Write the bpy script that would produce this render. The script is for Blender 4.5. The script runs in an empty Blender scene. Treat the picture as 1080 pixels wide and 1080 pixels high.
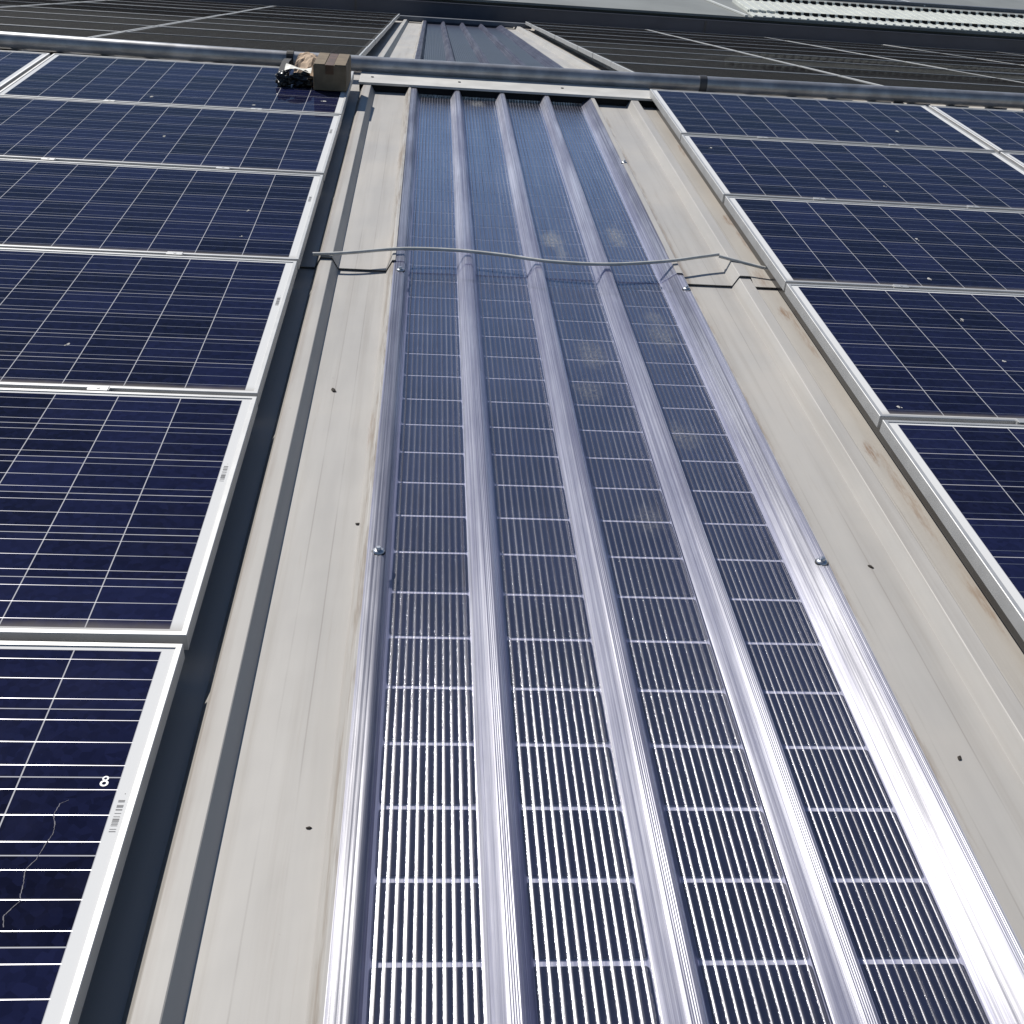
import bpy, bmesh, math, random
from mathutils import Matrix, Vector, noise
random.seed(7)
C = bpy.context.scene.collection
scene = bpy.context.scene
rad = math.radians

# ------------------------------------------------------------------ frames
PITCH, FALL = 3.8, 7.4                       # near slope rises 3.8 deg, the far slope turns down 7.4 deg at the ridge
RIDGE_Y = 5.4
MA = Matrix.Rotation(rad(PITCH), 4, 'X')     # near-slope frame: x right, y up the slope, z off the panels' face
MB_ = MA @ Matrix.Translation((0, RIDGE_Y, 0)) @ Matrix.Rotation(rad(-FALL), 4, 'X')

# ------------------------------------------------------------------ camera
F_PX = 1177.65
p, yw, rl = 0.5697, 0.0992, 0.0807
cam_pos = Vector((0.4316, -1.6627, 1.3764))
fw = Vector((math.sin(yw)*math.cos(p), math.cos(yw)*math.cos(p), -math.sin(p)))
rt = Vector((math.cos(yw), -math.sin(yw), 0)); up = rt.cross(fw)
R = math.cos(rl)*rt + math.sin(rl)*up
U = -math.sin(rl)*rt + math.cos(rl)*up
cd = bpy.data.cameras.new('camera'); cam = bpy.data.objects.new('camera', cd); C.objects.link(cam)
cd.sensor_width = 36; cd.sensor_fit = 'HORIZONTAL'; cd.lens = F_PX/1080*36
cd.clip_start = 0.02; cd.clip_end = 2000
m = Matrix.Identity(4)
for i in range(3):
    m[i][0] = R[i]; m[i][1] = U[i]; m[i][2] = -fw[i]; m[i][3] = cam_pos[i]
cam.matrix_world = MA @ m
scene.camera = cam

# ------------------------------------------------------------------ sky, sun, exposure
SUN = (MA.to_3x3() @ Vector((-0.62, 0.86, 1.0))).normalized()
w = bpy.data.worlds.new('World'); scene.world = w; w.use_nodes = True
nt = w.node_tree; bg = nt.nodes['Background']
sky = nt.nodes.new('ShaderNodeTexSky'); sky.sky_type = 'NISHITA'; sky.sun_disc = False
sky.sun_elevation = math.asin(SUN.z); sky.sun_rotation = math.atan2(SUN.x, SUN.y)
sky.air_density = 1.0; sky.dust_density = 0.15; sky.ozone_density = 4.0
nt.links.new(sky.outputs[0], bg.inputs[0]); bg.inputs[1].default_value = 0.06
sl = bpy.data.lights.new('sun', 'SUN'); sl.energy = 4.5; sl.angle = rad(0.5); sl.color = (1, .96, .9)
so = bpy.data.objects.new('sun', sl); C.objects.link(so)
so.rotation_euler = SUN.to_track_quat('Z', 'Y').to_euler()
scene.view_settings.view_transform = 'Standard'; scene.view_settings.look = 'None'
scene.view_settings.exposure = 0.22; scene.view_settings.gamma = 1
scene.cycles.transparent_max_bounces = 16

# ------------------------------------------------------------------ node helpers
class G:
    """a material's node graph with arithmetic"""
    def __init__(s, name):
        s.m = bpy.data.materials.new(name); s.m.use_nodes = True; s.t = s.m.node_tree
        s.b = s.t.nodes['Principled BSDF']; s.out = s.t.nodes['Material Output']
    def n(s, ty, **k):
        o = s.t.nodes.new(ty)
        for a, b in k.items(): setattr(o, a, b)
        return o
    def put(s, sock, v):
        if isinstance(v, bpy.types.NodeSocket): s.t.links.new(v, sock)
        elif isinstance(v, (tuple, list)) and len(v) == 3 and sock.type == 'RGBA': sock.default_value = (*v, 1)
        else: sock.default_value = v
    def f(s, op, a, b=0.0, c=None, clamp=False):
        o = s.n('ShaderNodeMath', operation=op, use_clamp=clamp); s.put(o.inputs[0], a); s.put(o.inputs[1], b)
        if c is not None: s.put(o.inputs[2], c)
        return o.outputs[0]
    def ramp(s, v, a, b, lo=0.0, hi=1.0):
        o = s.n('ShaderNodeMapRange', clamp=True, interpolation_type='SMOOTHSTEP')
        for i, x in enumerate((v, a, b, lo, hi)): s.put(o.inputs[i], x)
        return o.outputs[0]
    def mix(s, fac, a, b):
        o = s.n('ShaderNodeMix', data_type='RGBA'); s.put(o.inputs[0], fac); s.put(o.inputs[6], a); s.put(o.inputs[7], b)
        return o.outputs[2]
    def co(s): return s.n('ShaderNodeTexCoord').outputs['Object']
    def xyz(s, v):
        o = s.n('ShaderNodeSeparateXYZ'); s.put(o.inputs[0], v); return o.outputs
    def scl(s, v, k, off=(0, 0, 0)):
        o = s.n('ShaderNodeMapping'); s.put(o.inputs[0], v); o.inputs['Scale'].default_value = k; o.inputs['Location'].default_value = off
        return o.outputs[0]
    def noise(s, v, sc, det=3, rough=.55):
        o = s.n('ShaderNodeTexNoise'); s.put(o.inputs['Vector'], v); o.inputs['Scale'].default_value = sc
        o.inputs['Detail'].default_value = det; o.inputs['Roughness'].default_value = rough
        return o.outputs[0]
    def bump(s, h, st, dist=.01):
        o = s.n('ShaderNodeBump'); s.put(o.inputs['Height'], h); o.inputs['Strength'].default_value = st; o.inputs['Distance'].default_value = dist
        return o.outputs[0]
    def schlick(s, f0, gain=1.0, nrm=None):
        ge = s.n('ShaderNodeNewGeometry'); d = s.n('ShaderNodeVectorMath', operation='DOT_PRODUCT')
        s.put(d.inputs[0], ge.outputs['Incoming']); s.put(d.inputs[1], nrm if nrm else ge.outputs['Normal'])
        c = s.f('SUBTRACT', 1.0, s.f('ABSOLUTE', d.outputs['Value']), clamp=True)
        return s.f('MULTIPLY', s.f('ADD', f0, s.f('MULTIPLY', s.f('POWER', c, 5.0), 1-f0)), gain, clamp=True)
    def haze(s, k, top=.9):
        ge = s.n('ShaderNodeNewGeometry'); d = s.n('ShaderNodeVectorMath', operation='DOT_PRODUCT')
        s.put(d.inputs[0], ge.outputs['Incoming']); s.put(d.inputs[1], ge.outputs['Normal'])
        c = s.f('MAXIMUM', s.f('ABSOLUTE', d.outputs['Value']), .06)
        e = s.f('POWER', 2.71828, s.f('MULTIPLY', s.f('DIVIDE', k, s.f('POWER', c, 1.6)), -1.0))
        return s.f('MULTIPLY', s.f('SUBTRACT', 1.0, e), top)
    def rnd(s): return s.n('ShaderNodeObjectInfo').outputs['Random']
    def spots(s, co, lst, nz, fleck=None):
        """soft ragged ellipses (x, y, rx, ry, weight) in object space"""
        x, y, z = s.xyz(co); tot = None
        for (cx, cy, rx, ry, wt) in lst:
            a = s.f('MULTIPLY', s.f('SUBTRACT', x, cx), 1/rx); b = s.f('MULTIPLY', s.f('SUBTRACT', y, cy), 1/ry)
            d = s.f('SQRT', s.f('ADD', s.f('MULTIPLY', a, a), s.f('MULTIPLY', b, b)))
            d = s.f('ADD', d, s.f('MULTIPLY', s.f('SUBTRACT', nz, .5), 2.2))
            k = s.ramp(d, 1.0, .25, 0, wt)
            if fleck is not None: k = s.f('MULTIPLY', k, fleck)
            tot = k if tot is None else s.f('MAXIMUM', tot, k)
        return tot

def simple(name, col, rough=.6, metal=0, vary=.12, nscale=30, spec=.5, bump=0):
    g = G(name); co = g.co(); nz = g.noise(co, nscale, 4)
    k = g.ramp(nz, .3, .7, 1-vary, 1+vary)
    mx = g.n('ShaderNodeVectorMath', operation='SCALE'); mx.inputs[0].default_value = col; g.put(mx.inputs[3], k)
    g.put(g.b.inputs['Base Color'], mx.outputs[0]); g.b.inputs['Roughness'].default_value = rough
    g.b.inputs['Metallic'].default_value = metal; g.b.inputs['Specular IOR Level'].default_value = spec
    if bump: g.put(g.b.inputs['Normal'], g.bump(nz, bump))
    return g.m

# ------------------------------------------------------------------ materials
def mat_roof():
    g = G('cream_painted_steel'); co = g.co(); x, y, z = g.xyz(co)
    n1 = g.noise(g.scl(co, (9, .8, 9)), 1.6, 5); n2 = g.noise(co, 2.3, 4); n3 = g.noise(co, 34, 4, .65)
    n4 = g.noise(g.scl(co, (60, 2.0, 60)), 1.0, 5, .7)
    c = g.mix(g.ramp(n1, .3, .75), (.425, .408, .382), (.375, .360, .338))
    c = g.mix(g.ramp(n2, .5, .75, 0, .35), c, (.46, .425, .38))
    c = g.mix(g.ramp(n4, .60, .74, 0, .38), c, (.33, .29, .245))          # scuffs along the slope
    c = g.mix(g.ramp(n3, .70, .78, 0, .4), c, (.25, .22, .19))            # specks
    for lx in (.182, .236, 1.432, 1.505, 1.668):                            # faint drawn lines that hold dirt
        ln = g.f('ABSOLUTE', g.f('SUBTRACT', g.f('ADD', x, g.f('MULTIPLY', g.f('SUBTRACT', n2, .5), .004)), lx))
        c = g.mix(g.f('MULTIPLY', g.ramp(ln, .0022, .0006), g.ramp(n1, .40, .62, .05, .55)), c, (.24, .22, .20))
    # water streaks
    n5 = g.noise(g.scl(co, (26, .55, 26)), 1.0, 6, .62)
    c = g.mix(g.ramp(n5, .48, .78, 0, .5), c, (.30, .275, .245))
    # grime that collects against the plastic sheet and the rib edges
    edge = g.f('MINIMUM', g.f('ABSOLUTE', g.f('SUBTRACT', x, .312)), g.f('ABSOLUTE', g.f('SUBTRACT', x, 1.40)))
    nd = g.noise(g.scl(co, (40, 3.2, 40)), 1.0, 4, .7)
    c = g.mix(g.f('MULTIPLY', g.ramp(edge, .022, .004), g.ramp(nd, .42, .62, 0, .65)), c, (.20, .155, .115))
    e2 = g.f('ABSOLUTE', g.f('SUBTRACT', x, .062))
    c = g.mix(g.f('MULTIPLY', g.ramp(e2, .016, .003), g.ramp(nd, .3, .7, .15, .6)), c, (.27, .23, .20))
    rust = [(1.722, 2.98, .026, .09, .8), (1.73, 2.75, .014, .30, .45), (1.708, 1.99, .028, .08, .8), (1.722, 1.78, .016, .28, .45),
            (1.692, 1.0, .026, .07, .8), (1.712, .78, .018, .30, .5), (1.725, .33, .02, .16, .55), (1.73, 4.1, .02, .16, .5),
            (1.715, -.1, .02, .2, .4), (.300, 1.02, .018, .12, .45), (.30, 3.6, .012, .3, .3), (1.70, 2.3, .03, .14, .45)]
    c = g.mix(g.spots(co, rust, g.noise(g.scl(co, (55, 9, 55)), 1.0, 5, .75), g.ramp(g.noise(g.scl(co, (160, 14, 160)), 1.0, 4, .7), .38, .6, .15, 1)), c, (.20, .115, .065))
    # faint tan wash along the right hand pan
    c = g.mix(g.f('MULTIPLY', g.ramp(x, 1.655, 1.75), g.ramp(n1, .3, .7, .05, .28)), c, (.42, .34, .25))
    g.put(g.b.inputs['Base Color'], c)
    g.put(g.b.inputs['Roughness'], g.ramp(n2, .3, .7, .42, .6)); g.b.inputs['Specular IOR Level'].default_value = .35
    g.put(g.b.inputs['Normal'], g.bump(g.noise(co, 5, 2), .25, .01))
    return g.m

CW = .158; MX, MY = .035, .020; PW, PH = 1.65, .988
def mat_pv(far=False):
    g = G('dusty_black_laminate' if far else 'photovoltaic_laminate'); co = g.co(); x, y, z = g.xyz(co)
    fx = g.f('FRACT', g.f('DIVIDE', g.f('SUBTRACT', x, MX), CW)); fy = g.f('FRACT', g.f('DIVIDE', g.f('SUBTRACT', y, MY), CW))
    def near(v, at, hw): return g.ramp(g.f('ABSOLUTE', g.f('SUBTRACT', v, at)), hw+.002, hw-.002)
    gx = g.f('MAXIMUM', near(fx, 0, .0072), near(fx, 1, .0072)); gy = g.f('MAXIMUM', near(fy, 0, .007), near(fy, 1, .007))
    out = g.f('MAXIMUM', g.f('MAXIMUM', g.f('LESS_THAN', x, MX), g.f('GREATER_THAN', x, MX+10*CW)),
              g.f('MAXIMUM', g.f('LESS_THAN', y, MY), g.f('GREATER_THAN', y, MY+6*CW)))
    back = g.f('MAXIMUM', g.f('MAXIMUM', gx, gy), out)
    bus = near(fy, .5, .0042)
    for a in (1/6, 5/6): bus = g.f('MAXIMUM', bus, near(fy, a, .0042))
    bus = g.f('MULTIPLY', bus, g.f('SUBTRACT', 1, out))
    # one random tint per cell, crystal grains inside it
    cell = g.n('ShaderNodeCombineXYZ'); g.put(cell.inputs[0], g.f('FLOOR', g.f('DIVIDE', g.f('SUBTRACT', x, MX), CW)))
    g.put(cell.inputs[1], g.f('FLOOR', g.f('DIVIDE', g.f('SUBTRACT', y, MY), CW))); g.put(cell.inputs[2], g.f('MULTIPLY', g.rnd(), 91.7))
    wn = g.n('ShaderNodeTexWhiteNoise'); g.put(wn.inputs[0], cell.outputs[0])
    vo = g.n('ShaderNodeTexVoronoi'); g.put(vo.inputs['Vector'], co); vo.inputs['Scale'].default_value = 75
    hue = g.f('ADD', g.f('MULTIPLY', wn.outputs[0], .62), g.f('MULTIPLY', g.xyz(vo.outputs['Color'])[0], .38))
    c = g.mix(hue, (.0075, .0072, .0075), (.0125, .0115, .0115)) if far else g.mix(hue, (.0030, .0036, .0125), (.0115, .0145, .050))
    off = g.n('ShaderNodeVectorMath', operation='ADD'); g.put(off.inputs[0], co)
    sc3 = g.n('ShaderNodeCombineXYZ'); [g.put(sc3.inputs[i], g.f('MULTIPLY', g.rnd(), k)) for i, k in enumerate((37.1, 53.3, 11.9))]
    g.put(off.inputs[1], sc3.outputs[0]); o2 = off.outputs[0]
    dust = g.noise(o2, 4.5, 6, .7); dust2 = g.noise(o2, 70, 3, .6)
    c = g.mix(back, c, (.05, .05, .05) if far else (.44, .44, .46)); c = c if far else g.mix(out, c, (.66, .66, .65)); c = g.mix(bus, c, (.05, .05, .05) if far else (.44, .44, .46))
    film = g.f('ADD', g.ramp(dust, .45, .8, .001, .014), g.ramp(dust2, .72, .79, 0, .06))
    wob = g.f('ADD', y, g.f('MULTIPLY', dust, -.03))
    lip = g.ramp(wob, .035, -.006, 0, .45)                                # dirt lying along the lower lip
    film = g.f('MAXIMUM', film, lip)
    c = g.mix(film, c, (.30, .27, .23))
    g.put(g.b.inputs['Base Color'], c); g.put(g.b.inputs['Metallic'], g.f('MULTIPLY', bus, .92))
    g.put(g.b.inputs['Roughness'], g.f('SUBTRACT', .34, g.f('MULTIPLY', bus, .08)))
    g.b.inputs['Specular IOR Level'].default_value = .0
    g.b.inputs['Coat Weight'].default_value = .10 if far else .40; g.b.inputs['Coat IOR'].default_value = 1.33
    g.put(g.b.inputs['Coat Roughness'], g.ramp(dust, .3, .8, .02, .06))
    return g.m

DIRT = [(.93, 2.63, .06, .15, .62), (.955, 2.50, .03, .20, .4), (1.20, 2.71, .05, .18, .5), (1.224, 1.74, .06, .16, .3), (.968, 1.58, .07, .15, .28),
        (1.221, 1.89, .05, .10, .25), (.93, 1.32, .06, .1, .25), (1.16, 1.05, .08, .1, .25), (.70, 4.85, .06, .1, .5), (1.0, .62, .05, .09, .2)]
def mat_clear():
    g = G('clear_ribbed_plastic'); co = g.co()
    n = g.noise(co, 900, 2, .5); n2 = g.noise(co, 3, 4)
    bump = g.bump(n, .35, .0006)
    g.t.nodes.remove(g.b)
    tr = g.n('ShaderNodeBsdfTransparent'); tr.inputs[0].default_value = (.90, .90, .95, 1)
    gl = g.n('ShaderNodeBsdfGlossy'); gl.inputs['Color'].default_value = (.92, .93, 1, 1); gl.inputs['Roughness'].default_value = .14
    g.put(gl.inputs['Normal'], bump)
    df = g.n('ShaderNodeBsdfDiffuse'); tl = g.n('ShaderNodeBsdfTranslucent')
    for d in (df, tl): d.inputs[0].default_value = (.42, .46, .70, 1)
    hz = g.n('ShaderNodeMixShader'); hz.inputs[0].default_value = .4
    g.t.links.new(df.outputs[0], hz.inputs[1]); g.t.links.new(tl.outputs[0], hz.inputs[2])
    m1 = g.n('ShaderNodeMixShader'); g.put(m1.inputs[0], g.haze(g.ramp(n2, .3, .7, .016, .034))); g.t.links.new(tr.outputs[0], m1.inputs[1]); g.t.links.new(hz.outputs[0], m1.inputs[2])
    m2 = g.n('ShaderNodeMixShader'); g.t.links.new(g.schlick(.04, 2.3), m2.inputs[0]); g.t.links.new(m1.outputs[0], m2.inputs[1]); g.t.links.new(gl.outputs[0], m2.inputs[2])
    dd = g.n('ShaderNodeBsdfDiffuse'); dd.inputs[0].default_value = (.36, .355, .34, 1)
    m3 = g.n('ShaderNodeMixShader'); g.put(m3.inputs[0], g.f('MAXIMUM', g.spots(co, DIRT, g.noise(co, 30, 5, .8), g.ramp(g.noise(co, 120, 4, .7), .42, .60, .12, 1)), g.f('MULTIPLY', g.ramp(g.noise(co, 420, 2, .6), .66, .74, 0, .55), g.ramp(g.noise(co, 7, 4, .6), .40, .62, .1, 1))))  # dirt spots, plus pale flecks painting sparkle and dust into the colour
    g.t.links.new(m2.outputs[0], m3.inputs[1]); g.t.links.new(dd.outputs[0], m3.inputs[2]); g.t.links.new(m3.outputs[0], g.out.inputs[0])
    return g.m

def mat_milky(name, col, milk, rough=.42, f0=.06, gain=1.0, specks=True):
    """the thicker, drawn ribs and flutes of the sheet: hazier than the flat pans"""
    g = G(name); co = g.co()
    st = g.noise(g.scl(co, (700, 1.5, 300)), 1.0, 3, .6); n = g.noise(co, 700, 2, .5)
    bump = g.bump(g.f('ADD', st, g.f('MULTIPLY', n, .35)), .35, .001)
    g.t.nodes.remove(g.b)
    tr = g.n('ShaderNodeBsdfTransparent'); tr.inputs[0].default_value = (.74, .75, .88, 1)
    df = g.n('ShaderNodeBsdfDiffuse'); tl = g.n('ShaderNodeBsdfTranslucent')
    for d in (df, tl): d.inputs[0].default_value = (*col, 1)
    g.put(df.inputs['Normal'], bump)
    hz = g.n('ShaderNodeMixShader'); hz.inputs[0].default_value = .55
    g.t.links.new(df.outputs[0], hz.inputs[1]); g.t.links.new(tl.outputs[0], hz.inputs[2])
    m1 = g.n('ShaderNodeMixShader'); g.put(m1.inputs[0], g.ramp(st, .3, .7, milk-.07, milk+.07))
    g.t.links.new(tr.outputs[0], m1.inputs[1]); g.t.links.new(hz.outputs[0], m1.inputs[2])
    gl = g.n('ShaderNodeBsdfGlossy'); gl.inputs['Color'].default_value = (.95, .95, 1, 1); gl.inputs['Roughness'].default_value = rough
    gl.inputs['Anisotropy'].default_value = .42; tg = g.n('ShaderNodeCombineXYZ'); tg.inputs[1].default_value = math.cos(rad(PITCH)); tg.inputs[2].default_value = math.sin(rad(PITCH)); g.put(gl.inputs['Tangent'], tg.outputs[0])
    g.put(gl.inputs['Normal'], bump)
    m2 = g.n('ShaderNodeMixShader'); g.t.links.new(g.f('MULTIPLY', g.schlick(f0, gain), g.f('MULTIPLY', g.ramp(g.noise(g.scl(co, (9, 1.6, 9)), 1.0, 4, .6), .3, .7, .65, 1.25), g.ramp(g.noise(g.scl(co, (230, .8, 230)), 1.0, 4, .7), .32, .68, .45, 1.45))), m2.inputs[0]); g.t.links.new(m1.outputs[0], m2.inputs[1]); g.t.links.new(gl.outputs[0], m2.inputs[2])
    dd = g.n('ShaderNodeBsdfDiffuse'); dd.inputs[0].default_value = (.36, .355, .34, 1)
    m3 = g.n('ShaderNodeMixShader'); g.put(m3.inputs[0], 0.0 if not specks else g.f('MAXIMUM', g.spots(co, DIRT, g.noise(co, 30, 5, .8), g.ramp(g.noise(co, 120, 4, .7), .42, .60, .12, 1)), g.f('MULTIPLY', g.ramp(g.noise(co, 420, 2, .6), .66, .74, 0, .55), g.ramp(g.noise(co, 7, 4, .6), .40, .62, .1, 1))))  # same dirt spots and painted sparkle flecks as on the clear pans
    g.t.links.new(m2.outputs[0], m3.inputs[1]); g.t.links.new(dd.outputs[0], m3.inputs[2]); g.t.links.new(m3.outputs[0], g.out.inputs[0])
    return g.m

M = dict(
    roof=mat_roof(), pv=mat_pv(), pvfar=mat_pv(True), clear=mat_clear(),
    milky=mat_milky('milky_plastic_rib', (.23, .25, .41), .42, .45, .15, 1.0), flute=mat_milky('milky_plastic_flute', (.30, .30, .40), .22, .38, .10, .8),
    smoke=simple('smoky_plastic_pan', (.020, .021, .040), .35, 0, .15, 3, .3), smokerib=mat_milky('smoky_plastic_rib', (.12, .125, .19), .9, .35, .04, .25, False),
    frame=simple('anodised_aluminium', (.48, .48, .475), .47, .45, .06, 14),
    cellback=simple('white_cell_backing', (.62, .62, .67), .6, 0, .05, 20),
    cell=simple('dark_solar_cell', (.005, .006, .022), .3, 0, .3, 9),
    label=simple('label_paper', (.78, .79, .79), .5, 0, .04, 60), ink=simple('grey_ink', (.12, .12, .125), .6),
    white=simple('white_print', (.86, .86, .86), .5, 0, .04), snail=simple('pale_cell_crack', (.05, .05, .08), .6, 0, .4, 80),
    drop=simple('dried_dropping', (.42, .41, .38), .9, 0, .35, 300),
    pipe=simple('galvanised_pipe', (.34, .345, .36), .36, .5, .22, 9), pipedark=simple('dark_coupling', (.05, .05, .055), .5),
    flash=simple('ridge_flashing_paint', (.56, .55, .52), .5, 0, .12, 6), dflash=simple('dark_flashing_paint', (.12, .13, .15), .5, 0, .15, 6),
    card=simple('brown_cardboard', (.17, .13, .085), .85, 0, .2, 14), cardtape=simple('brown_tape', (.085, .042, .02), .5, 0, .3, 25),
    kraft=simple('kraft_paper', (.50, .36, .24), .8, 0, .2, 30), paper=simple('white_paper', (.80, .78, .70), .7, 0, .06),
    black=simple('black_plastic', (.013, .013, .014), .3, 0, .3, 20), strap=simple('black_webbing', (.014, .014, .016), .7),
    cable=simple('grey_cable_sheath', (.46, .46, .44), .5, 0, .12, 25), screw=simple('zinc_screw', (.55, .56, .58), .35, .9, .1, 60),
    rubber=simple('black_rubber', (.015, .015, .015), .6), gutter=simple('slate_blue_gutter', (.055, .062, .085), .5, 0, .12, 2),
    nroof=simple('grey_green_roof', (.20, .21, .20), .6, 0, .12, 1.2), nline=simple('pale_roof_strip', (.62, .63, .60), .5, 0, .06),
    pale=simple('pale_ribbed_sheet', (.56, .58, .54), .5, 0, .07, 4), dark=simple('shade_black', (.006, .006, .006), .9),
    liner=simple('lilac_grey_liner', (.16, .16, .22), .8), well=simple('dark_liner', (.03, .03, .04), .8), ground=simple('ground', (.13, .12, .10), .9, 0, .3, .05),
    chip=simple('dark_debris', (.035, .028, .022), .9, 0, .3, 80),
    wall=simple('render_wall', (.35, .35, .34), .8, 0, .1, 1))

# ------------------------------------------------------------------ mesh helpers
class B:
    def __init__(s): s.v = []; s.f = []; s.mi = []; s.sm = []
    def add(s, vs, fs, mi=0, sm=False):
        o = len(s.v); s.v += [tuple(v) for v in vs]
        for f in fs: s.f.append([i+o for i in f]); s.mi.append(mi); s.sm.append(sm)
    def box(s, x0, x1, y0, y1, z0, z1, mi=0):
        s.add([(x0, y0, z0), (x1, y0, z0), (x1, y1, z0), (x0, y1, z0), (x0, y0, z1), (x1, y0, z1), (x1, y1, z1), (x0, y1, z1)],
              [(0, 3, 2, 1), (4, 5, 6, 7), (0, 1, 5, 4), (1, 2, 6, 5), (2, 3, 7, 6), (3, 0, 4, 7)], mi)
    def quad(s, a, b, c, d, mi=0): s.add([a, b, c, d], [(0, 1, 2, 3)], mi)
    def tube(s, pts, r, n=14, mi=0, cap=True, flat=(1, 1)):
        pts = [Vector(q) for q in pts]; rings = []
        for i, q in enumerate(pts):
            t = (pts[min(i+1, len(pts)-1)]-pts[max(i-1, 0)]).normalized()
            a = t.cross(Vector((0, 0, 1)))
            a = a.normalized() if a.length > 1e-4 else Vector((1, 0, 0)); b = a.cross(t)
            rr = r[i] if isinstance(r, (list, tuple)) else r
            rings.append([q + a*math.cos(k*2*math.pi/n)*rr*flat[0] + b*math.sin(k*2*math.pi/n)*rr*flat[1] for k in range(n)])
        vs = [v for rg in rings for v in rg]; fs = []
        for i in range(len(pts)-1):
            for k in range(n): fs.append((i*n+k, i*n+(k+1) % n, (i+1)*n+(k+1) % n, (i+1)*n+k))
        s.add(vs, fs, mi, True)
        if cap: s.add(rings[0], [tuple(range(n))], mi); s.add(rings[-1], [tuple(range(n-1, -1, -1))], mi)
    def build(s, name, mats, parent=None, mat=None, bevel=0):
        me = bpy.data.meshes.new(name); me.from_pydata(s.v, [], s.f)
        for mm in (mats if isinstance(mats, (list, tuple)) else [mats]): me.materials.append(mm)
        me.polygons.foreach_set('material_index', s.mi); me.polygons.foreach_set('use_smooth', s.sm)
        bm = bmesh.new(); bm.from_mesh(me); bmesh.ops.recalc_face_normals(bm, faces=bm.faces[:]); bm.to_mesh(me); bm.free()
        o = bpy.data.objects.new(name, me); C.objects.link(o)
        if parent: o.parent = parent
        if mat is not None: o.matrix_world = mat
        if bevel:
            b = o.modifiers.new('bevel', 'BEVEL'); b.width = bevel; b.segments = 2; b.limit_method = 'ANGLE'
        return o

def tag(o, label, cat, group=None):
    o['label'] = label; o['category'] = cat
    if group: o['group'] = group
    return o
def thing(name, label, cat, mat, group=None):
    o = bpy.data.objects.new(name, None); C.objects.link(o); o.empty_display_size = .1; o.matrix_world = mat
    return tag(o, label, cat, group)
def at(x, y, z=0, rz=0, fr=None): return (MA if fr is None else fr) @ Matrix.Translation((x, y, z)) @ Matrix.Rotation(rz, 4, 'Z')
def structure(o): o['kind'] = 'structure'; return o
def dup(root, mat, label, group):
    r = root.copy(); C.objects.link(r); r.matrix_world = mat; r['label'] = label; r['group'] = group
    for ch in list(root.children):
        c = ch.copy(); C.objects.link(c); c.parent = r
        for g2 in ch.children:
            d = g2.copy(); C.objects.link(d); d.parent = c
    return r

# ------------------------------------------------------------------ roof sheets
PER, RW, TOP, RH = .255, .085, .040, .040
RIB0 = .291; ZP = -.105; ZT = ZP+RH
def rib_left(i): return RIB0 + i*PER
def roof_profile(x0, x1):
    """pan, two shallow stiffening swages, trapezoid rib, repeated"""
    pts = []; i0 = int(math.floor((x0-RIB0)/PER))-1; i1 = int(math.ceil((x1-RIB0)/PER))+1; s = (RW-TOP)/2
    for i in range(i0, i1):
        l = rib_left(i)
        pts += [(l, ZP), (l+.0012, ZP+.0016), (l+s-.001, ZT-.0014), (l+s+.001, ZT), (l+s+TOP-.001, ZT), (l+s+TOP+.001, ZT-.0014), (l+RW-.0012, ZP+.0016), (l+RW, ZP)]
    def zat(x):
        for (a, za), (b, zb) in zip(pts, pts[1:]):
            if a <= x <= b: return za+(zb-za)*(x-a)/max(b-a, 1e-9)
    return [(x0, zat(x0))] + [q for q in pts if x0 < q[0] < x1] + [(x1, zat(x1))]
def sheet(b, prof, y0, y1, dz, th=.0022, mi=0, ends=True):
    n = len(prof); vs = []
    for y in (y0, y1):
        vs += [(x, y, z+dz) for x, z in prof]
    b.add(vs, [(i, i+1, n+i+1, n+i) for i in range(n-1)], mi)
    if ends:
        for y in (y0,):
            vs = [(x, y, z+dz) for x, z in prof]+[(x, y, z+dz-th) for x, z in prof]
            b.add(vs, [(i, i+1, n+i+1, n+i) for i in range(n-1)], mi)
        vs = [(x, y, z+dz-th) for y in (y0, y0+.25) for x, z in prof]
        b.add(vs, [(i, n+i, n+i+1, i+1) for i in range(n-1)], mi)
HX0, HX1 = .3245, 1.352                       # opening under the plastic sheet
def roof_slope(name, y0, y1, lap, fr):
    b = B()
    for xa, xb in ((-9.0, HX0), (HX1, 12.0)):
        pr = roof_profile(xa, xb)
        if lap: sheet(b, pr, y0, lap+.16, 0); sheet(b, pr, lap, y1, .009)
        else: sheet(b, pr, y0, y1, 0)
    b.quad((HX0-.02, y0, ZP-.16), (HX1+.02, y0, ZP-.16), (HX1+.02, y1, ZP-.16), (HX0-.02, y1, ZP-.16), 1)
    for xx in (HX0, HX1): b.quad((xx, y0, ZP-.16), (xx, y1, ZP-.16), (xx, y1, ZT-.004), (xx, y0, ZT-.004), 1)
    return structure(b.build(name, [M['roof'], M['well']], mat=fr))
LAP = 2.215
roof = roof_slope('roof', -5.0, RIDGE_Y-.012, LAP, MA)
roof_b = roof_slope('far_roof', .003, 9.85, None, MB_)

# ground far below the roofs and the building under them
b = B(); b.box(-600, 600, -600, 600, -9.2, -9.0); structure(b.build('ground', M['ground']))
b = B(); b.box(-8.9, 11.9, -4.9, 14.9, -9.0, -2.2)
tag(b.build('factory_wall', M['wall']), 'plain rendered walls of the factory under the panelled roof', 'building')

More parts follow.
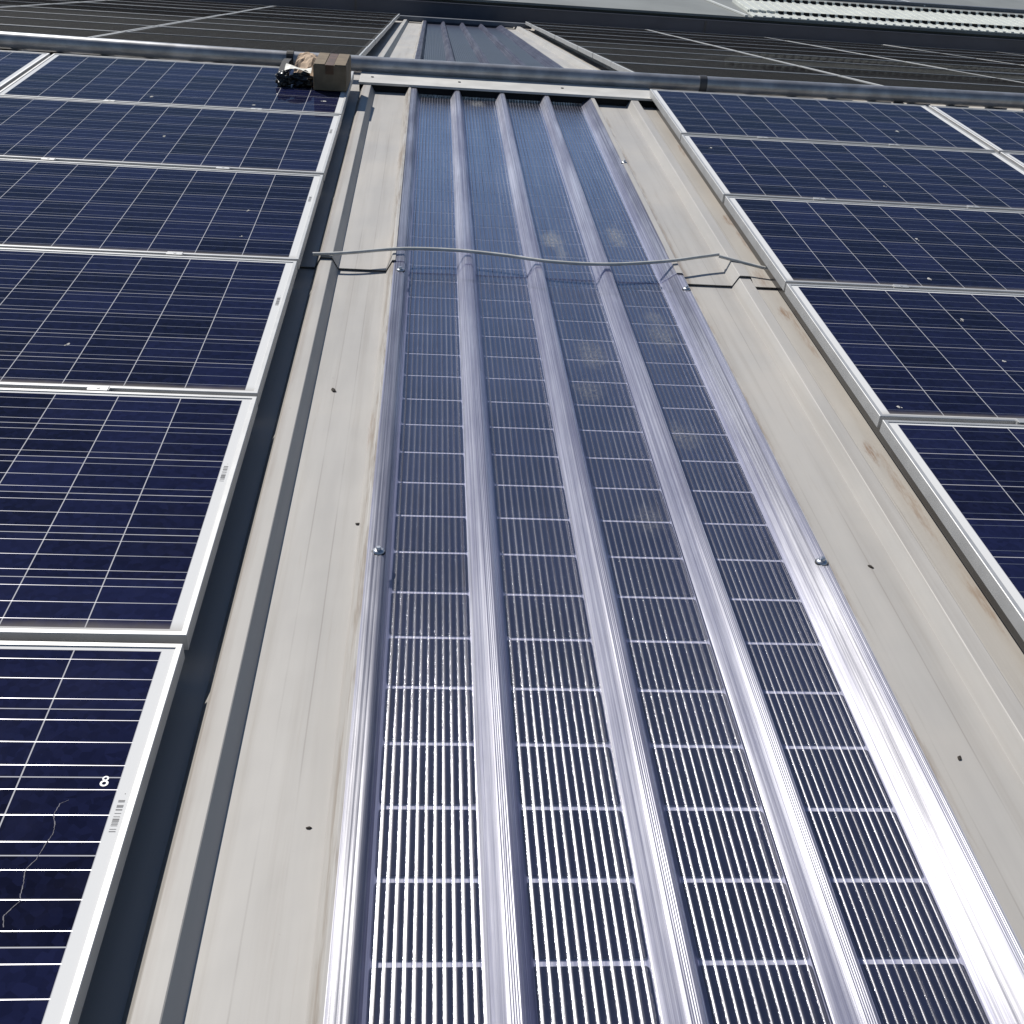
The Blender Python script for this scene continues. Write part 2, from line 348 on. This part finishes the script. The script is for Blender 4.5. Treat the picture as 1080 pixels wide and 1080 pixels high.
# ------------------------------------------------------------------ translucent skylight sheets with cells
def plastic_profile():
    """list of (x, z, material): 0 clear pan, 1 milky rib, 2 milky flute"""
    P = []; s = (RW-TOP)/2; z0 = .003
    def rib(l, first=False, last=False):
        # rounded on the open sides, squared where it laps over the steel rib
        t0, t1 = (.0225 if first else .044 if last else .032), (.0625 if last else .063 if first else .051)
        xs = l+t0
        if first: P.append((xs+.006, ZT+z0-.001, 1))
        elif last: P.extend([(l-.014, ZP+z0, 1), (l-.010, ZP+z0+.002, 1)]
                           + [(l-.010+.047*q/18, ZP+z0+.002+.035*q/18+(.0007 if q % 3 == 1 else 0), 1) for q in range(1, 18)] + [(l+.037, ZT+z0-.003, 1), (l+.043, ZT+z0, 1)])
        else: P.extend([(l+.001, ZP+z0, 1), (l+.005, ZP+z0+.003, 1), (l+.014, ZP+z0+.018, 1), (l+.021, ZP+z0+.029, 1), (l+.027, ZT+z0-.004, 1), (xs, ZT+z0, 1)])
        n = 5; wv = (t1-t0)/n
        for k in range(n):
            if first and k < 2: continue
            a = xs+k*wv
            P.extend([(a+.0006, ZT+z0, 1), (a+wv*.3, ZT+z0+.0006, 1), (a+wv*.7, ZT+z0+.0006, 1), (a+wv-.0006, ZT+z0, 1)])
        r = l+t1
        if last: P.extend([(r+.004, ZT+z0-.002, 1), (r+.016, ZT+z0-.024, 1)])
        else: P.extend([(r, ZT+z0, 1), (r+.005, ZT+z0-.005, 1), (r+.009, ZP+z0+.027, 1), (r+.014, ZP+z0+.015, 1), (r+.019, ZP+z0+.002, 1), (r+.023, ZP+z0, 1)])
    def pan(l0, l1):
        n = 11; a0 = l0+(RW+.003 if l0 < RIB0+.01 else .077); step = (l1-(.016 if l1 > rib_left(4)-.01 else .002)-a0)/n
        for k in range(n):
            a = a0+k*step; c = a+step*.5; h = .0012; hw = .0021
            P.extend([(a+.0004, ZP+z0, 0), (c-hw, ZP+z0, 2), (c-hw*.5, ZP+z0+h*.8, 2), (c, ZP+z0+h, 2), (c+hw*.5, ZP+z0+h*.8, 2), (c+hw, ZP+z0, 0)])
    for i in range(5):
        rib(rib_left(i), i == 0, i == 4)
        if i < 4: pan(rib_left(i), rib_left(i+1))
    return P
PROF = plastic_profile()
def skylight(name, label, y0, y1, dz, fr, screws, dark=False):
    root = thing(name, label, 'skylight sheet', fr @ Matrix.Translation((0, 0, 0)))
    b = B(); n = len(PROF); segs = max(2, int((y1-y0)/.16)); rows = []
    for k in range(segs+1):
        y = y0+(y1-y0)*k/segs
        # the sheet lies a little unevenly on its supports
        rows.append([(x+.0010*noise.noise((x*3, y*1.3, 1))+(.0011*noise.noise((round(x*70)*1.7, y*3.1, 9)) if mi == 2 else 0), y, z+dz+.0012*noise.noise((x*4, y*1.7, 5))) for x, z, mi in PROF])
    b.v = [v for r in rows for v in r]
    for k in range(segs):
        for i in range(n-1):
            b.f.append([k*n+i, k*n+i+1, (k+1)*n+i+1, (k+1)*n+i]); b.mi.append(PROF[i][2]); b.sm.append(True)
    # cut edge of the sheet at its lower end
    o = len(b.v); b.v += list(rows[0])+[(x, y, z-.0012) for x, y, z in rows[0]]
    for i in range(n-1): b.f.append([o+i, o+i+1, o+n+i+1, o+n+i]); b.mi.append(0); b.sm.append(False)
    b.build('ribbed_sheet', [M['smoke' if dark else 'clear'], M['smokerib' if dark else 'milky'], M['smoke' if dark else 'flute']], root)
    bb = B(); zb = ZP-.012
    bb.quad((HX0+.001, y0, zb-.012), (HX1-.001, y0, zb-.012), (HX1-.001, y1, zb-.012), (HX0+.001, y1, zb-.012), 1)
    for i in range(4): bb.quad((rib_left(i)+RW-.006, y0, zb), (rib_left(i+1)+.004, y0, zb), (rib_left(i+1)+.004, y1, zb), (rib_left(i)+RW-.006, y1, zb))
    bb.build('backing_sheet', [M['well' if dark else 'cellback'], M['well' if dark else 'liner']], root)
    for i in range(4):
        c = B(); a0, a1 = rib_left(i)+(RW if i == 0 else .075), rib_left(i+1)-(.010 if i == 3 else -.001); cp = .155
        k0 = math.floor((y0-.007)/cp)
        k = k0
        while True:
            ya = max(.007+k*cp+.0065, y0+.002); yb = min(.007+(k+1)*cp-.0065, y1-.002); k += 1
            if ya >= y1-.01: break
            if yb-ya < .01: continue
            ch = .004
            c.add([(a0+ch, ya, zb+.003), (a1-ch, ya, zb+.003), (a1, ya+ch, zb+.003), (a1, yb-ch, zb+.003), (a1-ch, yb, zb+.003), (a0+ch, yb, zb+.003), (a0, yb-ch, zb+.003), (a0, ya+ch, zb+.003)], [tuple(range(8))])
        c.build('cell_strip', M['cell'], root)
    for (x, y) in screws:
        z = ZT+dz+.0045
        wsh = B(); wsh.tube([(x, y, z-.001), (x, y, z+.0015), (x, y, z+.004)], [.0135, .0135, .009], 20)
        so_ = wsh.build('roofing_screw', M['screw'], root)
        rb = B(); rb.tube([(x, y, z-.0045), (x, y, z-.0011)], .0155, 20); rb.build('rubber_washer', M['rubber'], so_)
        hd = B(); hd.tube([(x, y, z+.0035), (x, y, z+.010), (x, y, z+.0115)], [.0065, .0065, .005], 6); hd.build('hex_head', M['screw'], so_)
    return root
skylight('skylight_sheet', 'clear ribbed plastic sheet over dark cells, nearest the camera and bright with glare', -2.3, LAP+.012, 0, MA,
         [(.345, .394), (1.362, .394), (.345, 2.13), (1.362, 2.07), (.345, -1.0), (1.362, -1.0)])
skylight('skylight_sheet', 'clear ribbed plastic sheet reflecting blue, between the grey cable and the ridge flashing', LAP, 5.04, .0032, MA,
         [(1.362, 3.66)])
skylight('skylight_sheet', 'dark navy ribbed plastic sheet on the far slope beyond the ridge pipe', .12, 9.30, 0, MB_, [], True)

# ------------------------------------------------------------------ solar panels
FD = .036
def frame_mesh():
    b = B(); lw = .011; d = .003
    o = [(0, 0), (PW, 0), (PW, PH), (0, PH)]; i_ = [(lw, lw), (PW-lw, lw), (PW-lw, PH-lw), (lw, PH-lw)]
    bv = .0012; o2 = [(bv, bv), (PW-bv, bv), (PW-bv, PH-bv), (bv, PH-bv)]
    vs = [(x, y, -FD) for x, y in o]+[(x, y, -bv) for x, y in o]+[(x, y, 0) for x, y in o2]+[(x, y, 0) for x, y in i_]+[(x, y, -d) for x, y in i_]
    fs = []
    for k in range(4):
        n = (k+1) % 4
        for r in range(4): fs.append((r*4+k, r*4+n, (r+1)*4+n, (r+1)*4+k))
    b.add(vs, fs)
    i3 = [(.028, .028), (PW-.028, .028), (PW-.028, PH-.028), (.028, PH-.028)]
    vs = [(x, y, -FD) for x, y in o]+[(x, y, -FD) for x, y in i3]+[(x, y, -FD+.002) for x, y in i3]
    fs = []
    for k in range(4):
        n = (k+1) % 4; fs += [(k, 4+k, 4+n, n), (4+k, 8+k, 8+n, 4+n)]
    b.add(vs, fs); return b
def make_panel(name, label, mat, group, pv='pv'):
    r = thing(name, label, 'solar panel', mat, group)
    frame_mesh().build('frame', M['frame'], r)
    g = B(); e = .010
    g.quad((e, e, -.0028), (PW-e, e, -.0028), (PW-e, PH-e, -.0028), (e, PH-e, -.0028))
    g.quad((e, PH-e, -.0075), (PW-e, PH-e, -.0075), (PW-e, e, -.0075), (e, e, -.0075))
    g.build('cell_laminate', M[pv], r)
    return r
def serial_label(root, x, y):
    z = -.0026; k = B(); yy = y-.034; rr = random.Random(int(y*991)+3)
    while yy < y+.032:
        wd = rr.choice((.0008, .0014, .0022, .003)); k.box(x-.0055, x+.0045, yy, yy+wd, z, z+.0002); yy += wd+rr.choice((.0012, .002, .0035, .006))
    k.box(x+.001, x+.0022, y+.043, y+.0445, z, z+.0002)
    k.build('serial_barcode', M['ink'], root)
NG, FG = 'solar panels on the near slope', 'solar panels beyond the ridge pipe'
def jit(i):
    r = random.Random(i); return (r.uniform(-.0018, .0018), r.uniform(-.002, .002), r.uniform(-.0015, .0015), r.uniform(-.0012, .0012))
def pmat(x, y, fr, seed):
    dx, dy, dz, a = jit(seed); return fr @ Matrix.Translation((x+dx, y+dy, dz)) @ Matrix.Rotation(a, 4, 'Z') @ Matrix.Rotation(a*.8, 4, 'X')
XL, XR, GX, GY = -PW, 1.70, 1.67, 1.01
left_labels = {
    -1: 'solar panel left of the skylight nearest the camera, with a crack line and 8 mark',
    0: 'solar panel left of the skylight, second one up from the camera, with bright busbar lines',
    1: 'solar panel left of the skylight, third one up from the camera',
    2: 'solar panel left of the skylight, fourth one up, past the cable end',
    3: 'solar panel left of the skylight, one below the box panel',
    4: 'solar panel carrying the cardboard box and rubbish just below the ridge pipe'}
right_labels = {
    0: 'solar panel right of the skylight nearest the camera, cut off at the right picture edge',
    1: 'solar panel right of the skylight, second one up from the camera',
    2: 'solar panel right of the skylight, third one up, at the cable end',
    3: 'solar panel right of the skylight, fourth one up, one below the panels at the pipe',
    4: 'solar panel right of the skylight just below the ridge pipe, beside the ridge flashing'}
near = {}
proto = make_panel('solar_panel', left_labels[-1], pmat(XL, -GY+.011, MA, 1), NG); near[('L', -1)] = proto
for k in range(0, 5): near[('L', k)] = dup(proto, pmat(XL, k*GY+.011, MA, k+20), left_labels[k], NG)
for k in range(0, 5): near[('R', k)] = dup(proto, pmat(XR, k*GY+.011, MA, k+40), right_labels[k], NG)
near[('LL', 4)] = dup(proto, pmat(XL-GX, 4*GY+.011, MA, 61), 'solar panel at the far left picture edge just below the ridge pipe', NG)
near[('RR', 4)] = dup(proto, pmat(XR+GX, 4*GY+.011, MA, 62), 'solar panel at the right picture edge just below the ridge pipe', NG)
near[('RR', 3)] = dup(proto, pmat(XR+GX, 3*GY+.011, MA, 63), 'solar panel at the right picture edge, only its corner in view', NG)
ORD = ['first', 'second', 'third', 'fourth', 'fifth', 'sixth', 'seventh', 'eighth', 'ninth']
cols = {('left', 0): range(9), ('left', 1): range(9), ('left', 2): range(2, 7), ('right', 0): range(9), ('right', 1): range(9),
        ('right', 2): range(1, 9), ('right', 3): range(3, 9), ('right', 4): range(7, 9)}
sd = 100; farp = None
for (side, c), rows in cols.items():
    x = XL-c*GX if side == 'left' else XR+c*GX
    for j in rows:
        sd += 1
        lab = f'black panel beyond the pipe, {ORD[j]} row past it, {ORD[c]} column {side} of the far skylight'
        pm = pmat(x, .245+j*GY, MB_, sd)
        farp = make_panel('solar_panel', lab, pm, FG, 'pvfar') if farp is None else (dup(farp, pm, lab, FG) and farp)

# marks on single panels
def local(key, x, y):
    return (near[key].matrix_world.inverted() @ (MA @ Vector((x, y, 0))))
for key, ys in ((('L', -1), -.425), (('L', 0), .61), (('L', 1), 1.66), (('L', 2), 2.70), (('L', 3), 3.72)):
    v = local(key, -.0235, ys); serial_label(near[key], v.x, v.y)
A = near[('L', -1)]
b = B(); v = local(('L', -1), -.060, -.355)
for cy, r1 in ((-.0045, .0068), (.006, .0052)):
    n = 20; vs = []
    for k in range(n):
        a = 2*math.pi*k/n
        vs += [(v.x+r1*math.cos(a), v.y+cy+r1*math.sin(a), -.0022), (v.x+r1*.5*math.cos(a), v.y+cy+r1*.5*math.sin(a), -.0022)]
    b.add(vs, [(2*k, 2*((k+1) % n), 2*((k+1) % n)+1, 2*k+1) for k in range(n)])
b.build('printed_mark', M['white'], A)
b = B(); pts = [(-.105, -.395), (-.116, -.402), (-.120, -.425), (-.113, -.445), (-.111, -.466), (-.117, -.488), (-.121, -.511), (-.131, -.530), (-.129, -.545), (-.125, -.566), (-.123, -.587), (-.131, -.600), (-.137, -.613), (-.131, -.63)]
for (x0, y0), (x1, y1) in zip(pts, pts[1:]):
    for q in range(3):
        xa, ya = x0+(x1-x0)*q/3+random.uniform(-.0012, .0012), y0+(y1-y0)*q/3; xb, yb = x0+(x1-x0)*(q+1)/3, y0+(y1-y0)*(q+1)/3
        p0 = local(('L', -1), xa, ya); p1 = local(('L', -1), xb, yb); wd = random.uniform(.0003, .0009)
        b.quad((p0.x-wd, p0.y, -.0023), (p0.x+wd, p0.y, -.0023), (p1.x+wd, p1.y, -.0023), (p1.x-wd, p1.y, -.0023))
b.build('crack_line', M['snail'], A)
def dropping(key, x, y, r):
    v = local(key, x, y); b = B(); n = 12; rr = random.Random(int(x*1000)+int(y*777)); r *= .62
    for (ox, oy, s) in ((0, 0, 1), (rr.uniform(-2, 2)*r, rr.uniform(-2.6, 1)*r, .5), (rr.uniform(-2, 2)*r, rr.uniform(-3, 1)*r, .35)):
        rim = [(v.x+ox+r*s*(1+rr.uniform(-.35, .35))*math.cos(2*math.pi*k/n), v.y+oy+1.5*r*s*(1+rr.uniform(-.35, .35))*math.sin(2*math.pi*k/n), -.0024) for k in range(n)]
        b.add(rim+[(v.x+ox, v.y+oy, -.0024+.002*s)], [(k, (k+1) % n, n) for k in range(n)], 0, True)
    b.build('bird_dropping', M['drop'], near[key])
for k, x, y, r in ((('L', 1), -.56, 1.288, .007), (('L', 2), -.236, 2.525, .007), (('L', 2), -.219, 2.24, .005), (('L', 4), -.943, 4.201, .011), (('L', 3), -.739, 3.485, .009),
                   (('L', 4), -.435, 4.145, .010), (('L', 4), -.104, 4.307, .013), (('R', 2), 2.384, 2.577, .010), (('R', 2), 2.264, 2.129, .011), (('R', 1), 2.236, 1.752, .008),
                   (('R', 1), 2.237, 1.426, .007), (('R', 1), 1.776, 1.085, .007), (('R', 4), 2.937, 4.36, .012), (('R', 3), 1.805, 3.81, .009), (('R', 3), 2.5, 3.3, .006), (('R', 2), 2.05, 2.75, .005)):
    dropping(k, x, y, r)

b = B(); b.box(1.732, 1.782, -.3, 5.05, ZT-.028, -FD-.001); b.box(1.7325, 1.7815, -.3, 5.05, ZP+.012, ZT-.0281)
tag(b.build('gap_shade_bar', M['black'], mat=MA), 'black strip added as shade in the gap under the left edge of the right panels', 'shade strip')  # added black strip that darkens the shaded gap below the panel edge
# mid clamps bridging the gaps
def make_clamp(label, mat):
    r = thing('panel_clamp', label, 'clamp', mat, 'panel clamps')
    b = B(); b.box(-.026, .026, -.013, .013, .0006, .0022); b.build('cap', M['frame'], r, bevel=.0008)
    s = B(); s.box(-.028, .028, -.0075, .0075, -.066, .0006); s.build('stem', M['frame'], r)
    h = B(); h.tube([(0, 0, .0022), (0, 0, .0036)], .005, 12); h.build('bolt', M['frame'], r)
    return r
cl = None
for side, xs, ks in (('left', (-.41, -1.11), (1, 2, 3, 4)), ('right', (1.70+.42, 1.70+1.11), (1, 2, 3, 4))):
    for k in ks:
        for q, x in enumerate(xs):
            if side == 'left' and q and k < 3: continue
            if side == 'right' and q and k < 2: continue
            lab = f'small silver clamp bridging the {ORD[k]} panel gap up, {side} panels, {"nearer to" if q == 0 else "farther from"} the skylight'
            mt = at(x, k*GY+.0055, .001)
            cl = make_clamp(lab, mt) if cl is None else dup(cl, mt, lab, 'panel clamps')

# ------------------------------------------------------------------ ridge flashing, pipe
b = B(); y0, y1 = 4.985, RIDGE_Y+.05; zt, zb = -.043, -.094
b.box(.03, 1.735, y0, y1, zt-.003, zt); b.box(.03, 1.735, y0, y0+.003, zt-.013, zt-.0031)
fl = b.build('ridge_flashing', M['flash'], mat=MA, bevel=.001)
tag(fl, 'pale flat ridge flashing across the top of the skylight, under the pipe', 'flashing')
h = B(); h.box(.032, 1.733, y0+.012, y0+.03, zb, zt-.0032); h.build('shade_strip', M['dark'], fl)  # black strip added to give the flashing's front its deep shade
h = B()
for x in (.10, .60, 1.2): h.tube([(x, 5.12, zt+.0003), (x, 5.12, zt+.004)], .008, 8)
h.build('flashing_rivet', M['pipedark'], fl)

PR = .046
pp = [(-6.5, 5.56), (-2.04, 5.365), (-.58, 5.30), (.91, 5.285), (2.04, 5.30), (4.18, 5.37), (9.0, 5.53)]
def cr(P, n=10):
    out = []
    for i in range(len(P)-1):
        a, b_, c, d = [Vector(P[max(0, min(len(P)-1, i+q))]) for q in (-1, 0, 1, 2)]
        for k in range(n):
            t = k/n; out.append(.5*((2*b_)+(-a+c)*t+(2*a-5*b_+4*c-d)*t*t+(-a+3*b_-3*c+d)*t**3))
    out.append(Vector(P[-1])); return out
pz = ZT+.009+PR+.001
path = [Vector((q.x, q.y, pz)) for q in cr([Vector((x, y, 0)) for x, y in pp])]
pr = thing('ridge_pipe', 'long dark grey metal pipe lying across the ridge of the roof', 'pipe', MA)
b = B(); b.tube(path, PR, 24); b.build('pipe_body', M['pipe'], pr)
def on_path(x):
    for q, s in zip(path, path[1:]):
        if q.x <= x <= s.x: return q.lerp(s, (x-q.x)/(s.x-q.x)), (s-q).normalized()
for x in (2.06,):
    c, t = on_path(x); b = B(); b.tube([c-t*.022, c+t*.022], PR+.004, 24); b.build('coupling', M['pipedark'], pr)
for x in (-2.9, -.8, 3.3, 5.2):
    c, t = on_path(x); b = B(); b.box(c.x-.03, c.x+.03, c.y-.07, c.y+.07, ZT+.009, ZT+.0098+.004); b.build('saddle', M['pipedark'], pr)

# ------------------------------------------------------------------ box and rubbish at the top of the left row
bx = thing('cardboard_box', 'old brown cardboard box with a dark tape stripe, standing on the panel by the pipe', 'box', at(-.092, 4.52, .001, rad(-1)))
b = B(); W, D, H = .172, .30, .128
b.box(-W/2, W/2, 0, D, 0, H); b.build('carton', M['card'], bx, bevel=.004)
b = B(); b.box(-.022, .020, -.0012, D+.0012, H-.045, H+.0012); b.build('tape_strip', M['cardtape'], bx)
b = B(); b.box(-W/2+.004, -.026, .004, D-.004, H+.0005, H+.0035); b.box(.024, W/2-.004, .004, D-.004, H+.0005, H+.0035); b.build('top_flap', M['card'], bx, bevel=.001)

def lump(name, mt, r, sq, seed, amp, label, cat, mat):
    bm = bmesh.new(); bmesh.ops.create_icosphere(bm, subdivisions=4, radius=1)
    for v in bm.verts:
        d = v.co.normalized(); k = 1+amp*noise.noise(d*2.1+Vector((seed, 0, 0)))+amp*.7*abs(noise.noise(d*4.7+Vector((0, seed, 0))))
        v.co = Vector((d.x*r*sq[0]*k, d.y*r*sq[1]*k, max(d.z*r*sq[2]*k, -r*sq[2]*.75)))
        v.co.z += r*sq[2]*.75
    me = bpy.data.meshes.new(name); bm.to_mesh(me); bm.free(); me.materials.append(mt)
    o = bpy.data.objects.new(name, me); C.objects.link(o); o.matrix_world = mat
    return tag(o, label, cat)
lump('plastic_bag', M['black'], .040, (1.0, .9, .9), 3.3, .55, 'crumpled black plastic bag at the left end of the rubbish by the box', 'bag', at(-.345, 4.60, 0))
lump('plastic_wrap', M['black'], .052, (1.25, .85, .68), 8.1, .5, 'shiny black plastic wrap bundle under the white paper beside the box', 'plastic wrap', at(-.243, 4.62, 0))
# brown paper bag: folded sheet leaning up against the pipe
b = B(); nu, nv = 9, 8; vs = []
for j in range(nv+1):
    for i in range(nu+1):
        u, v = i/nu, j/nv
        x = -.305+.125*u+.02*v; y = 4.70+.22*v+.02*math.sin(u*5); z = .03+.075*math.sin(min(1, v*1.25)*1.35)-.05*max(0, u-.62)*2.2+.012*noise.noise((u*5, v*5, 2))
        vs.append((x, y, z))
b.add(vs, [(j*(nu+1)+i, j*(nu+1)+i+1, (j+1)*(nu+1)+i+1, (j+1)*(nu+1)+i) for j in range(nv) for i in range(nu)])
for (i0, j0, dx) in ((0, 0, 0), (nu, 0, 0)):
    pass
n0 = nu+1
low = [(x, y+.02, .001) for (x, y, z) in vs[:n0]]
b.add(vs[:n0]+low, [(i, i+1, n0+i+1, n0+i) for i in range(nu)])
for e in (0, nu):
    top = [vs[j*n0+e] for j in range(nv+1)]; bot = [(x, y, .001) for x, y, z in top]
    b.add(top+bot, [(j, j+1, nv+1+j+1, nv+1+j) for j in range(nv)])
kb = b.build('paper_bag', M['kraft'], mat=MA)
so2 = kb.modifiers.new('solid', 'SOLIDIFY'); so2.thickness = .002
tag(kb, 'crumpled tan paper bag leaning between the box and the pipe', 'paper bag')
b = B(); vs = []
for j in range(4):
    for i in range(6):
        u, v = i/5, j/3; vs.append((-.335+.135*u, 4.60+.09*v, .074+.012*math.sin(u*4+v*2)+.006*v))
b.add(vs, [(j*6+i, j*6+i+1, (j+1)*6+i+1, (j+1)*6+i) for j in range(3) for i in range(5)])
pa = b.build('paper_sheet', M['paper'], mat=MA); s3 = pa.modifiers.new('solid', 'SOLIDIFY'); s3.thickness = .0015
tag(pa, 'small white sheet of paper lying on the black plastic beside the box', 'paper')
# black strap wound over the pipe and hanging down
c, t = on_path(-.38); b = B(); prof = []
for k in range(15):
    a = rad(200-k*16+10); prof.append((c.y+math.cos(a)*(PR+.004), c.z+math.sin(a)*(PR+.004)))
prof = [(4.78, .0015), (4.86, .012), (5.05, .03), (5.18, .02)]+prof
n = len(prof)
vs = [(x, y, z) for x in (-.402, -.362) for y, z in prof]
b.add(vs, [(i, i+1, n+i+1, n+i) for i in range(n-1)])
st = b.build('strap', M['strap'], mat=MA); s4 = st.modifiers.new('solid', 'SOLIDIFY'); s4.thickness = .003
tag(st, 'black webbing strap hung over the pipe left of the paper bag', 'strap')

# ------------------------------------------------------------------ cable across the skylight
cz = ZT+.0205
cp = [(.030, 2.222, cz-.006), (.085, 2.226, cz-.004), (.165, 2.238, cz), (.349, 2.297, cz+.002), (.54, 2.312, cz), (.713, 2.285, cz), (.885, 2.240, cz), (1.094, 2.238, cz), (1.315, 2.295, cz), (1.46, 2.36, cz), (1.545, 2.395, cz+.002)]
b = B(); b.tube(cr([Vector(q) for q in cp], 8), .0068, 10, flat=(1.05, .9))
b.tube([(1.545, 2.384, cz-.001), (1.62, 2.355, cz-.008), (1.70, 2.325, cz-.016), (1.80, 2.29, cz-.020)], .0064, 10)
tag(b.build('cable', M['cable'], mat=MA), 'thin grey cable lying across the skylight from panel row to panel row', 'cable')

# ------------------------------------------------------------------ loose chips on the cream sheets
chips = [(.178, 1.261, .009, 'dark leaf scrap on the left cream sheet, level with the third left panel'), (.290, .566, .006, 'tiny dark chip beside the left plastic edge, above the lower left screw'),
         (.308, -.355, .006, 'tiny dark chip against the left plastic edge, lower left of the screw'), (.311, -.582, .006, 'tiny dark chip on the left cream sheet at the bottom of the picture'),
         (.262, -.36, .004, 'dark splinter on the left cream sheet level with the serial barcode'), (1.469, -.185, .005, 'tiny dark chip on the right cream sheet near the camera'),
         (1.504, .44, .006, 'small dark chip on the right cream sheet beside the lower right screw')]
for i, (x, y, r, lab) in enumerate(chips):
    bm = bmesh.new(); bmesh.ops.create_icosphere(bm, subdivisions=2, radius=1)
    for v in bm.verts:
        k = 1+.5*noise.noise(v.co*1.6+Vector((i*3.1, 0, 0))); v.co = Vector((v.co.x*r*.7*k, v.co.y*r*1.3*k, (max(v.co.z, -.5)+.5)*r*.35))
    me = bpy.data.meshes.new('debris_chip'); bm.to_mesh(me); bm.free(); me.materials.append(M['chip'])
    o = bpy.data.objects.new('debris_chip', me); C.objects.link(o); o.matrix_world = at(x, y, ZP+.0005, i*1.1+.4)
    tag(o, lab, 'debris', 'dark chips on the cream roof sheets')

# ------------------------------------------------------------------ far slope: end flashing, gutter, neighbouring roof
b = B(); b.box(-.02, 1.74, 9.32, 9.62, -.030, -.026); b.box(-.02, 1.74, 9.32, 9.324, -.075, -.0301)
tag(b.build('end_flashing', M['dflash'], mat=MB_), 'dark grey flashing closing the far end of the far skylight', 'flashing')
GYY = 15.3
gr = thing('gutter', 'long slate blue box gutter along the far edge of the roof', 'gutter', MA)
b = B(); zb_, zt_ = -1.50, -1.125
b.box(-14, 20, GYY, GYY+.004, zb_, zt_); b.box(-14, 20, GYY+.22, GYY+.224, zb_, zt_-.02); b.box(-14, 20, GYY+.0041, GYY+.2199, zb_, zb_+.004)
b.box(-14, 20, GYY-.012, GYY-.0002, zt_-.014, zt_); b.build('trough', M['gutter'], gr)
for x in (-.63, 4.32, 9.3, -5.6):
    b = B(); b.box(x-.016, x+.016, GYY-.006, GYY-.0003, zb_, zt_-.0145); b.build('joint_strip', M['pipedark'], gr)
nr = thing('neighbour_roof', 'grey green neighbouring roof rising beyond the gutter', 'roof', MA)
b = B(); z0 = -1.075; sl_ = .006
def nz(y): return z0+(y-15.2)*sl_
b.add([(-30, 15.42, nz(15.42)), (40, 15.42, nz(15.42)), (40, 40, nz(40)), (-30, 40, nz(40)), (-30, 15.42, nz(15.42)-.03), (40, 15.42, nz(15.42)-.03), (40, 40, nz(40)-.03), (-30, 40, nz(40)-.03)],
      [(0, 1, 2, 3), (4, 7, 6, 5), (0, 4, 5, 1), (1, 5, 6, 2), (2, 6, 7, 3), (3, 7, 4, 0)])
b.box(-30, 40, 15.6, 15.62, -3.2, nz(15.6)-.031)
b.build('roof_sheet', M['nroof'], nr)
def strip(x0, y0, x1, y1, wd, h):
    d = Vector((x1-x0, y1-y0, 0)); pn = Vector((-d.y, d.x, 0)).normalized()*wd
    a, c_ = Vector((x0, y0, nz(y0)+.004)), Vector((x1, y1, nz(y1)+.004)); up_ = Vector((0, 0, h))
    s = B(); q = [a-pn, a+pn, c_+pn, c_-pn]
    s.add(q+[v+up_ for v in q], [(0, 3, 2, 1), (4, 5, 6, 7), (0, 1, 5, 4), (1, 2, 6, 5), (2, 3, 7, 6), (3, 0, 4, 7)])
    s.build('roof_batten', M['nline'], nr)
strip(4.93, 15.45, 4.15, 18.5, .022, .02); strip(8.4, 17.6, 6.6, 20.5, .025, .02); strip(13.2, 17.4, 10.6, 20.5, .025, .02)
b = B(); b.box(5.9, 20, 17.60, 17.68, nz(17.6)+.004, nz(17.6)+.05); b.build('lap_shadow_strip', M['dflash'], nr)  # dark strip standing in for the shadow under the roof lap
def pale_strip(x0, x1, y0, rows, label):
    r = thing('ribbed_rooflight', label, 'rooflight', MA)
    s = B(); d = B(); P = .128; y = y0
    for k, dep in enumerate(rows):
        xa = x0+(.0 if k == 0 else 0)
        zz = nz(y)+.006+.030*k
        s.box(xa, x1, y, y+dep, nz(y)+.004, zz+.012)
        d.box(xa+(.05 if k else .45), x1, y+dep-.030, y+dep-.006, zz+.0122, zz+.054)
        x = xa+.02
        while x < x1:
            s.box(x, x+.040, y-.002, y+dep+.012, zz+.0121, zz+.026)
            s.box(x+.0005, x+.0395, y+dep-.040, y+dep-.002, zz+.0262, zz+.058)
            x += P
        y += dep
    s.build('ribbed_sheet', M['pale'], r); d.build('shade_strip', M['dark'], r)  # black strips stand in for the shadows between the ribs at the laps
pale_strip(5.02, 16, 15.425, (.36, 1.0), 'pale ribbed rooflight with two rows of rib shadow put in as black strips on the neighbouring roof')
pale_strip(.75, 1.62, 15.60, (.36, .9), 'short pale ribbed rooflight at the top edge of the picture above the far skylight')
